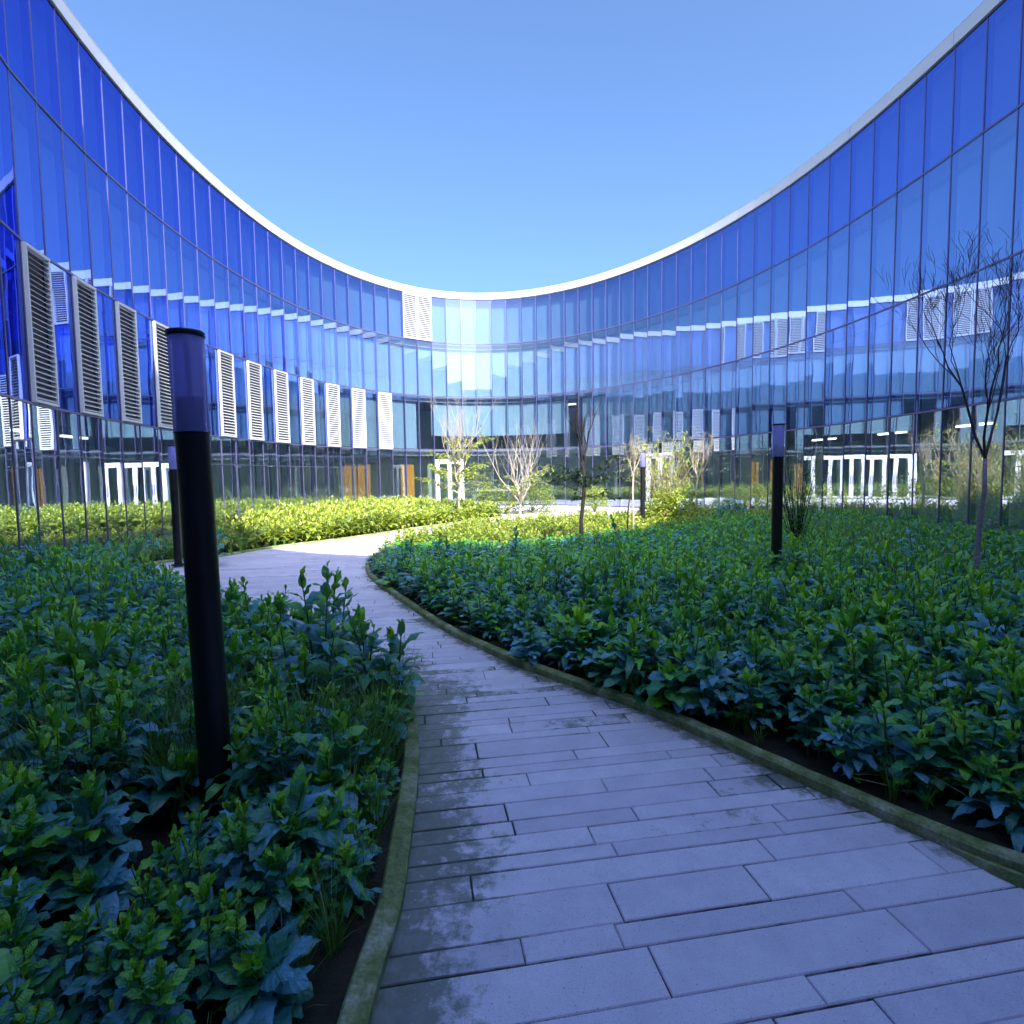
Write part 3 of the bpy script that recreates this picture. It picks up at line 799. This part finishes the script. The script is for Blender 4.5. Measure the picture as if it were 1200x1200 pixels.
pts = []
rq = random.Random(77)
cell = 0.17; grid = {}
def ok_pt(x, y, d):
    gx, gy = int(math.floor(x / .3)), int(math.floor(y / .3))
    for i in (-1, 0, 1):
        for j in (-1, 0, 1):
            for (a, b2) in grid.get((gx + i, gy + j), ()):
                if (a - x) ** 2 + (b2 - y) ** 2 < d * d: return False
    grid.setdefault((gx, gy), []).append((x, y)); return True
for _ in range(42000):
    x = rq.uniform(-9.8, 10.4); y = rq.uniform(0.9, 31)
    dist = math.hypot(x, y)
    px = 600 + PX * x / y
    if px < -160 or px > 1360: 
        if rq.random() < 0.7: continue
    bd = bed_of(x, y)
    if not bd: continue
    e = edge_d(x, y)
    if e < 0.15: continue
    if bd == 'L' and y < 2.7 and e < .19: continue
    if bd == 'R' and y < 5 and e < (0.22 if y < 3.2 else .16): continue
    if any(math.hypot(x - a, y - b2) < 0.13 for a, b2 in LAMPS): continue
    if not ok_pt(x, y, 0.105 if (bd == 'L' and dist < 2.9) else 0.165 if dist < 6 else (0.19 if dist < 12 else 0.215)): continue
    pts.append((dist, x, y, bd, e))
pts.sort()
def in_frame(x, y):
    px, py, d = project(x, y, 0.5); return d > .3 and -40 < px < 1240 and py < 1290
heroes = [p for p in pts if in_frame(p[1], p[2])][:290]
hset = {(p[1], p[2]) for p in heroes}
def island(x, y): return x < 1 and y > 10.4 and bed_of(x, y) == 'L'
def height_at(x, y, bd, e):
    h = 0.98 + 0.16 * math.sin(x * 1.7 + y * .9) * math.sin(y * 1.3 - x * .4)
    if e < 0.5: h *= 0.68 + 0.6 * e
    if bd == 'R' and y > 7: h *= 1 - 0.42 * min(1, (y - 7) / 1.5) * min(1, max(0, (4.0 - x) / 3.0))
    return h
def zone(x, y, bd):
    e = edge_d(x, y)
    if bd == 'L':
        if e < .45: return ('leafy green plant leaning over the left kerb of the path', 'plants along the left kerb')
        if math.hypot(x + 1.4, y - 2.53) < .55: return ('broad leaved plant crowding the foot of the tall black post', 'plants round the foot of the post')
        if y < 2.1: return ('large leaved dark plant in front of the tall post at the bottom left', 'plants at the bottom left')
        if x < -1.45 - (y - 2.5) * .35 - .25: return ('blue green leafy plant in the bed left of the tall post', 'plants left of the post')
        return ('leafy plant between the tall post and the left edge of the path', 'plants between the post and the path')
    if e < .55: return ('dark leafy plant along the right kerb of the path', 'plants along the right kerb')
    if y < 3.6 and x > 2.0: return ('large leaved drooping plant at the right edge of the foreground', 'plants at the right edge')
    if y > 4.6: return ('leafy plant in the middle of the right bed beyond the foreground', 'plants in the middle of the right bed')
    return ('blue sheened leafy plant in the front of the right bed', 'plants in the front of the right bed')
for d, x, y, bd, e in heroes:
    o = link_obj('leafy_plant', rq.choice(HI)); h = height_at(x, y, bd, e)
    o.location = (x, y, 0.02); o.rotation_euler = (rq.gauss(0, .09), rq.gauss(0, .09), rq.random() * 6.28)
    s = rq.uniform(.84, 1.12)
    if bd == 'L': s *= 0.80 + 0.20 * min(1, max(0, (d - 2.4) / 1.4))
    if bd == 'L' and y < 2.5 and abs(x + 1.2) < .38: s *= .74
    if y < 3.2 and e < .30: s *= .70
    o.scale = (s, s, s * h * rq.uniform(.80, 1.25))
    lb_, gp_ = zone(x, y, bd); tag(o, lb_, 'plant', gp_)
scM = {'L': Scatter(MID), 'R': Scatter(MID)}; scF = {'L': Scatter(LOW), 'R': Scatter(LOW)}; scS = {'L': Scatter(SUNNY), 'R': Scatter(SUNNY)}
def lit_zone(x, y):
    return (bed_of(x, y) == 'L' and y > 11.2 and x > -9.9)
for d, x, y, bd, e in pts:
    if (x, y) in hset: continue
    h = height_at(x, y, bd, e)
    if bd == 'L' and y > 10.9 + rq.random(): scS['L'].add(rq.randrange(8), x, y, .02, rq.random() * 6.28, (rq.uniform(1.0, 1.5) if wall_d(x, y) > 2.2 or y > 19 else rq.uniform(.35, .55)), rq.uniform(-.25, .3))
    elif bd == 'R' and y > 11.8 + rq.random() * .7 + max(0, x) * .5: scS['R'].add(rq.randrange(8), x, y, .02, rq.random() * 6.28, rq.uniform(.65, .95), rq.uniform(-.1, .2))  # past the shadow line plants switch to the sunlit leaf colour
    elif d < 9: scM[bd].add(rq.randrange(8), x, y, .02, rq.random() * 6.28, rq.uniform(.85, 1.38), rq.uniform(-.12, .06), rq.uniform(.82, 1.2) * h)
    else: scF[bd].add(rq.randrange(7), x, y, .02, rq.random() * 6.28, rq.uniform(.9, 1.15), rq.uniform(-.06, .08), rq.uniform(.9, 1.1) * h)
for bd, side in (('L', 'left'), ('R', 'right')):
    for sc, nm, mt, what in ((scM[bd], 'leafy_ground_cover', 'leaf', 'mass of dark green leafy plants filling the middle of the %s bed'),
                             (scF[bd], 'leafy_ground_cover', 'leaf', 'low dark leafy growth at the far end of the %s shaded bed'),
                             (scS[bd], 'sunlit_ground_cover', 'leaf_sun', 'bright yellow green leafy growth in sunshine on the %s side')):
        if sc.V: tag(sc.build(nm, [M[mt], M['stem']]), what % side, 'ground cover', kind='stuff')

# grass growing between the plants
TF = [tuft(rn, 26, rn.uniform(.3, .5), .45) for _ in range(6)]
sg = Scatter(TF)
def grass_patch(cx, cy, rx, ry, n, s0, s1, tone=0.0):
    for _ in range(n):
        a = rq.random() * 6.28; r = math.sqrt(rq.random()); x = cx + rx * r * math.cos(a); y = cy + ry * r * math.sin(a)
        if bed_of(x, y): sg.add(rq.randrange(6), x, y, .02, rq.random() * 6.28, rq.uniform(s0, s1), tone)
grass_patch(-2.1, 2.9, .7, .6, 90, 1.0, 1.5, -.1)
grass_patch(-1.0, 3.2, .35, .6, 60, .9, 1.3, 0)
grass_patch(-2.8, 4.5, 1.6, 1.6, 80, .9, 1.4, 0)
grass_patch(6.6, 12.5, 2.6, 3.4, 900, .9, 1.5, .05)
grass_patch(5.6, 7.5, 2.6, 2.6, 260, 1.0, 1.5, .1)
grass_patch(3.0, 4.2, 1.6, 1.3, 90, .9, 1.3, 0)
grass_patch(-6.0, 12.0, 2.6, 1.5, 200, .8, 1.2, .3)
for k in range(900):                           # short fringe along the kerbs
    ln = rq.choice((RIGHT, LEFT, UPPER)); p = rq.choice(ln); x, y = p.x + rq.uniform(-.3, .3), p.y + rq.uniform(-.3, .3)
    if bed_of(x, y) and edge_d(x, y) > .13: sg.add(rq.randrange(6), x, y, .02, rq.random() * 6.28, rq.uniform(.4, .9), 0)
tag(sg.build('grass', [M['grass']]), 'thin arching grass blades growing between the leafy plants', 'grass', kind='stuff')
# dry straw stems bottom right
ds = MB()
for k in range(26):
    x = rq.uniform(1.9, 2.75); y = rq.uniform(2.45, 3.1)
    if not inside(BEDR, x, y) or edge_d(x, y) < .14: continue
    a = rq.uniform(2.2, 4.0); L = rq.uniform(.2, .42); el = rq.uniform(.25, 1.1)
    ds.tube([(x, y, .03), (x + math.cos(a) * L * .5 * math.cos(el), y + math.sin(a) * L * .5 * math.cos(el), .03 + L * .5 * math.sin(el)),
             (x + math.cos(a) * L * math.cos(el), y + math.sin(a) * L * math.cos(el), .03 + L * .85 * math.sin(el))], [.003, .0025, .001], 4, 0, False)
tag(ds.build('dry_grass', [M['straw']]), 'pale dry grass stems leaning beside the right kerb near the corner', 'dry grass', kind='stuff')

# single plants that stand out from the mass
def tall_plant(x, y, H, label, nl=40, LL=.16, stems=3, shift=0.0, spread=.1, mt='leaf', na=7, nc=4, ratio=.38):
    r = tag(empty('tall_leafy_plant', (x, y, .02)), label, 'plant')
    mb = leafy(rq, H=H, nl=nl, na=na, nc=nc, LL=LL, stems=stems, spread=spread, tone_shift=shift, ratio=ratio)
    st = MB(); lf = MB()
    vmap = None
    for tgt, mi in ((lf, 0), (st, 1)):
        used = {}; 
        for f, m_, sm in zip(mb.f, mb.m, mb.sm):
            if m_ != mi: continue
            nf = []
            for q in f:
                if q not in used: used[q] = len(tgt.v); tgt.v.append(mb.v[q]); tgt.tone.append(mb.tone[q]); tgt.lu.append(mb.lu[q]); tgt.lv.append(mb.lv[q])
                nf.append(used[q])
            tgt.f.append(tuple(nf)); tgt.m.append(0); tgt.sm.append(sm)
    lf.build('foliage', M[mt], r); st.build('stem', M['stem'], r)
    return r
tall_plant(-1.32, 3.75, 1.06, 'tallest leafy plant of the left bed, rising against the pale path beside the post', 110, .165, 5, .0, .22)
tall_plant(-1.0, 3.5, .80, 'bushy plant leaning over the left kerb where the path narrows', 90, .155, 6, .0, .26)
tall_plant(-2.05, 4.3, .98, 'thin leafy stalk standing just right of the foreground post against the path', 22, .13, 1, .05)
tall_plant(-0.86, 2.62, .42, 'low bright topped plant beside the left kerb next to the mossy slabs', 44, .14, 3, .12)
tall_plant(-0.92, 2.08, .42, 'broad leaved plant with splayed drooping leaves by the bottom left kerb', 50, .17, 3, .02)
tall_plant(0.55, 4.75, .55, 'bright green broad leaved plant by the right kerb in the middle of the picture', 40, .20, 3, .30)
tall_plant(2.25, 3.75, .80, 'big drooping plant with upright young top in the right foreground bed', 70, .19, 4, .0)
tall_plant(2.95, 4.4, .78, 'plant with one large bright leaf in the right bed below the bare sapling', 44, .20, 3, .15)
tall_plant(-6.3, 8.0, 1.10, 'slim leafy stalk rising from the far left bed before the glass', 26, .15, 1)
tall_plant(-7.3, 8.2, .98, 'dark rounded leafy clump at the far left edge of the bed', 60, .16, 5, -.1, .3)
tall_plant(5.4, 7.4, 1.30, 'tall single dark stalk with small leaves in the right bed before the glass', 26, .13, 1, -.05)
tall_plant(4.9, 7.9, .95, 'short leafy stalk between the right lamp and the bare sapling', 22, .13, 1)
tall_plant(2.0, 10.3, 1.05, 'slim leafy stalk on the skyline of the right bed beside the centre sapling', 24, .15, 1)
tall_plant(-1.75, 8.9, .66, 'dark sprawling plant at the tip of the right bed above the path bend', 46, .17, 3, -.1, .2)
tall_plant(-1.15, 9.3, .74, 'dark plant standing behind the tip of the right bed', 40, .17, 2, -.1, .2)
tall_plant(0.1, 10.4, .72, 'dark upright plant on the skyline of the right bed left of the sapling', 36, .14, 2, -.1, .1)
tall_plant(-5.7, 10.6, .75, 'dark leafy bush at the shadow edge beside the pale path', 70, .17, 6, -.05, .35)

# ------------------------------------------------------------------ trees and shrubs
def branchy(mb, p, d, L, r, depth, rnd, spread, up, tips, segs=4, kids=(2, 3), shrink=.72, m=0, wig=.12):
    pts_ = [Vector(p)]; dr = Vector(d).normalized(); rad = [r]
    for i in range(segs):
        dr = (dr + Vector((rnd.gauss(0, wig), rnd.gauss(0, wig), rnd.gauss(0, wig * .6) + up * .12))).normalized()
        pts_.append(pts_[-1] + dr * (L / segs)); rad.append(r * (1 - .38 * (i + 1) / segs) if depth > 0 else max(r * (1 - .8 * (i + 1) / segs), .0022))
    mb.tube(pts_, rad, 7 if r > .012 else 5 if r > .006 else 4, m, False)
    if depth == 0:
        tips.append((pts_[-1], dr)); tips.append((pts_[len(pts_) // 2], dr)); return
    n = rnd.randint(*kids)
    for k in range(n + 1):
        t = 1.0 if k == 0 else rnd.uniform(.3, .98)
        j = min(segs, int(round(t * segs))); q = pts_[j]
        side = Vector((rnd.gauss(0, 1), rnd.gauss(0, 1), rnd.gauss(0, .35))); side = (side - dr * side.dot(dr)).normalized()
        sp = spread * rnd.uniform(.5, 1.2) * (.55 if k == 0 else 1)
        nd = (dr + side * sp + Vector((0, 0, up * .25))).normalized()
        branchy(mb, q, nd, L * shrink * rnd.uniform(.75, 1.15), rad[j] * (.82 if k == 0 else .62), depth - 1, rnd, spread, up, tips, max(3, segs - 0), kids, shrink, m, wig)
def tree(name, x, y, label, trunk_pts, r0, crown_L, depth, spread, up, seed, bark, leaf=None, nleaf=0, leafL=.05, kids=(2, 3), shrink=.72, leaf_z=None, tone=(.3, .8), starts=3, wig=.12, r_end=.6, cat='tree'):
    rnd = random.Random(seed); root = tag(empty(name, (x, y, 0)), label, cat)
    tb = MB(); P_ = [Vector(p) for p in trunk_pts]; n = len(P_)
    tb.tube(P_, [r0 * (1 - (1 - r_end) * i / (n - 1)) for i in range(n)], 10, 0, True)
    tb.build('trunk', bark, root)
    cb = MB(); tips = []; top = P_[-1]; dr = (P_[-1] - P_[-2]).normalized(); r_c = r0 * r_end * (1.0 if r_end > .7 else .75)
    for k in range(starts):
        a = 6.28 * k / starts + rnd.random(); q = top if k < 2 else P_[-2].lerp(top, rnd.uniform(.3, 1))
        d = dr + Vector((math.cos(a), math.sin(a), 0)) * spread * rnd.uniform(.5, 1.1)
        branchy(cb, q, d, crown_L * rnd.uniform(.8, 1.15), r_c, depth, rnd, spread, up, tips, 4, kids, shrink, 0, wig)
    cb.build('crown', M['twig'] if bark is M['grey_bark'] else bark, root)
    if leaf and nleaf:
        lb = MB(); P2 = [t for t in tips if leaf_z is None or leaf_z[0] < t[0].z < leaf_z[1]]
        for k in range(nleaf):
            if not P2: break
            q, d = rnd.choice(P2); b_ = q + Vector((rnd.gauss(0, .035), rnd.gauss(0, .035), rnd.gauss(0, .035)))
            leaf_geo(lb, b_, rnd.random() * 6.28, rnd.uniform(-.6, .9), leafL * rnd.uniform(.6, 1.3), leafL * .45, rnd, 2, 2, .6, .2, 0, 0, rnd.uniform(*tone))
        lb.build('foliage', leaf, root)
    return root

def twigs_with_leaves(root, z0, z1, reach, n, seed, bark, leaf, nleaf, leafL, tone, droop=.1, up=.25, name='leafy_branch', r0=.008, sub=2):
    rnd = random.Random(seed); tb = MB(); lb = MB(); nodes_ = []
    for k in range(n):
        a = 6.28 * k / n + rnd.uniform(-.4, .4); z = rnd.uniform(z0, z1); L = reach * rnd.uniform(.55, 1.1); el = rnd.uniform(-.1, .5) + up
        p = Vector((0, 0, z)); pts_ = [p.copy()]; d = Vector((math.cos(a) * math.cos(el), math.sin(a) * math.cos(el), math.sin(el)))
        for i in range(6):
            d = (d + Vector((rnd.gauss(0, .1), rnd.gauss(0, .1), -droop + rnd.gauss(0, .05)))).normalized(); p = p + d * L / 6; pts_.append(p.copy()); nodes_.append((p.copy(), d.copy()))
        tb.tube(pts_, [r0 * (1 - .8 * i / 6) for i in range(7)], 5, 0, False)
        for j in range(sub):
            q = pts_[rnd.randint(2, 5)]; d2 = (d + Vector((rnd.gauss(0, .6), rnd.gauss(0, .6), rnd.gauss(.1, .3)))).normalized(); pp = [q]
            for i in range(3): q = q + d2 * L * .13; d2 = (d2 + Vector((0, 0, -droop))).normalized(); pp.append(q); nodes_.append((q.copy(), d2.copy()))
            tb.tube(pp, [.004, .003, .0025, .0012], 4, 0, False)
    for k in range(nleaf):
        q, d = rnd.choice(nodes_); b_ = q + Vector((rnd.gauss(0, .02), rnd.gauss(0, .02), rnd.gauss(0, .02)))
        leaf_geo(lb, b_, math.atan2(d.y, d.x) + rnd.uniform(-1.4, 1.4), rnd.uniform(-.6, .6), leafL * rnd.uniform(.6, 1.3), leafL * .42, rnd, 3, 2, .5, .2, 0, 0, rnd.uniform(*tone))
    o = tb.build(name, bark, root); lb.build('foliage', leaf, root); return o

# 1 bare sapling on the right, in shade
tree('sapling', 5.50, 6.55, 'leafless sapling with spreading dark upswept branches in the right bed near the picture edge',
     [(0, 0, 0), (.02, 0, .5), (.05, .02, 1.0), (.08, .0, 1.4), (.07, .0, 1.78)], .034, 1.25, 4, .58, 1.2, 12, M['grey_bark'], kids=(2, 3), shrink=.70, starts=3, wig=.2, r_end=.6)
# 2 dark centre sapling, leafy lower twigs
t = tree('sapling', 1.54, 12.2, 'dark slender sapling in the centre with bare upper twigs and a leafy lower whorl',
     [(0, 0, 0), (-.02, 0, .6), (.04, 0, 1.2), (.06, 0, 1.6), (.02, 0, 1.95)], .050, .62, 3, .42, 1.4, 5, M['bark'], kids=(2, 2), shrink=.70, starts=4)
twigs_with_leaves(t, 1.1, 1.75, 1.0, 14, 4, M['bark'], M['olive_leaf'], 1300, .10, (.22, .4), .06, .12)
# 3 two thin stakes like stems with pale twiggy top
t = tree('sapling', 3.05, 14.0, 'thin young tree with two dark stems and a pale twiggy sunlit head',
     [(0, 0, 0), (.02, 0, .6), (0, 0, 1.2), (.02, 0, 1.7)], .030, .42, 3, .42, 1.4, 8, M['pale_bark'], M['leaf_sun'], 90, .06, kids=(2, 3), shrink=.72, starts=5)
s2 = MB(); s2.tube([(-.14, 0, 0), (-.12, 0, .7), (-.05, 0, 1.35)], [.02, .018, .012], 8); s2.build('second_stem', M['bark'], t)
# 4 many stemmed pale tree in front of the far door
t = tree('sapling', -2.0, 20.6, 'pale many branched bare tree with yellow green lower leaves beside the white double door',
     [(0, 0, 0), (.03, 0, .6), (.05, 0, 1.2), (.05, 0, 1.4)], .05, 1.35, 3, .85, 1.3, 31, M['pale_bark'], kids=(2, 3), shrink=.74, starts=6)
twigs_with_leaves(t, 1.0, 2.3, 1.55, 22, 9, M['pale_bark'], M['leaf_sun'], 1500, .15, (.1, .9), .04, .35, r0=.014)
# 5 fan shaped bare shrub
t = tree('bare_shrub', .35, 23.5, 'wide fan of bare tan stems over a yellow green bush against the dark glass',
     [(0, 0, 0), (0, 0, .3), (.03, 0, .6)], .06, 1.40, 3, .90, 1.2, 44, M['pale_bark'], kids=(1, 2), shrink=.76, starts=7, cat='shrub')
twigs_with_leaves(t, .4, 1.5, 1.9, 16, 19, M['pale_bark'], M['leaf_sun'], 900, .14, (.0, .7), .05, .2, r0=.014)
# 6 pale bare tree at the right end of the sunlight
tree('sapling', 6.2, 18.6, 'pale leafless forked sapling standing right of the yellow green arching shrub',
     [(0, 0, 0), (.0, 0, .6), (-.02, 0, 1.1), (.02, 0, 1.5)], .045, .62, 3, .50, 1.4, 51, M['pale_bark'], kids=(2, 3), shrink=.72, starts=5)
# 7 arching yellow shrub
root = tag(empty('arching_shrub', (5.0, 18.3, 0)), 'dense yellow green shrub with long arching wispy stems in full sun', 'shrub')
rnd = random.Random(5); stm = MB(); lf = MB()
for k in range(120):
    a = rnd.random() * 6.28; H = rnd.uniform(1.3, 3.5); out = rnd.uniform(.15, 1.15); r0 = rnd.random() * .45; pts_ = []
    for i in range(9):
        t = i / 8; x = r0 + out * t ** 1.8 * 1.25; z = H * (1 - (1 - t) ** 1.7) - .35 * out * t ** 4 * H * .5
        pts_.append(Vector((math.cos(a) * x, math.sin(a) * x, z)))
    stm.tube(pts_, [.007 * (1 - .85 * i / 8) + .001 for i in range(9)], 4, 0, False)
    for j in range(16):
        q = rnd.uniform(.2, 1) * 8; i = min(7, int(q)); p = pts_[i].lerp(pts_[i + 1], q - i)
        leaf_geo(lf, p, a + rnd.uniform(-1.3, 1.3), rnd.uniform(-.8, .6), rnd.uniform(.10, .2), .022, rnd, 3, 2, .7, .1, 0, 0, rnd.uniform(.2, 1))
stm.build('stems', M['pale_bark'], root); lf.build('foliage', M['leaf_sun'], root)
# low sunlit skirt of the shrub
def bush(x, y, R0, H, label, seed, mt, nleaf, leafL, tone, name='round_bush', cat='bush'):
    rnd = random.Random(seed); root = tag(empty(name, (x, y, 0)), label, cat); st_ = MB(); lb = MB()
    for k in range(40):
        a = rnd.random() * 6.28; e = rnd.uniform(.35, 1.5); p = Vector((math.cos(a) * math.cos(e) * R0, math.sin(a) * math.cos(e) * R0, math.sin(e) * H)) * rnd.uniform(.7, 1)
        st_.tube([(0, 0, 0), p * .5 + Vector((0, 0, .05)), p], [.008, .006, .002], 4, 0, False)
    for k in range(nleaf):
        a = rnd.random() * 6.28; e = math.asin(rnd.random()); rr = rnd.uniform(.45, 1) ** .5 * (1 + .15 * math.sin(5 * a + seed) * math.cos(3 * e))
        p = Vector((math.cos(a) * math.cos(e) * R0 * rr, math.sin(a) * math.cos(e) * R0 * rr, .05 + math.sin(e) * H * rr))
        leaf_geo(lb, p, rnd.random() * 6.28, rnd.uniform(-.5, 1.0), leafL * rnd.uniform(.7, 1.3), leafL * .4, rnd, 3, 2, .7, .2, 0, 0, rnd.uniform(*tone))
    st_.build('stems', M['stem'], root); lb.build('foliage', M[mt], root); return root
bush(3.65, 24.5, .72, 1.15, 'small round yellow green bush alone on the pale far pavement', 3, 'leaf_sun', 900, .13, (.3, 1))
bush(5.1, 17.4, 1.15, 1.15, 'broad yellow green bush at the foot of the arching shrub', 7, 'leaf_sun', 2600, .12, (.3, 1))
bush(.9, 24.6, 1.2, 1.25, 'olive green bush below the fan of bare tan stems', 9, 'leaf_sun', 1500, .14, (0, .6))
bush(-.9, 24.3, 1.0, 1.3, 'loose green bush between the double door and the fan of bare stems', 12, 'leaf_sun', 1200, .14, (0, .6))
bush(6.55, 16.6, .55, .85, 'dark green bushy clump on the shadow line beside the right glass', 15, 'leaf', 800, .12, (.1, .5))
# 8 wispy shrub behind the right lamp
root = tag(empty('wispy_shrub', (5.35, 10.4, 0)), 'fine wispy green shrub with thin upright twigs just behind the right lamp', 'shrub')
rnd = random.Random(15); stm = MB(); lf = MB()
for k in range(48):
    a = rnd.random() * 6.28; H = rnd.uniform(1.0, 2.6); out = rnd.uniform(.05, .75); pts_ = []
    for i in range(7):
        t = i / 6; pts_.append(Vector((math.cos(a) * out * t ** 1.3 + rnd.gauss(0, .012), math.sin(a) * out * t ** 1.3 + rnd.gauss(0, .012), H * t)))
    stm.tube(pts_, [.006 * (1 - .8 * i / 6) + .001 for i in range(7)], 4, 0, False)
    for j in range(26):
        q = rnd.uniform(.25, 1) * 6; i = min(5, int(q)); p = pts_[i].lerp(pts_[i + 1], q - i)
        leaf_geo(lf, p, rnd.random() * 6.28, rnd.uniform(-.3, 1), rnd.uniform(.05, .10), .016, rnd, 2, 2, .4, .1, 0, 0, rnd.uniform(.2, .8))
stm.build('stems', M['bark'], root); lf.build('foliage', M['grass'], root)
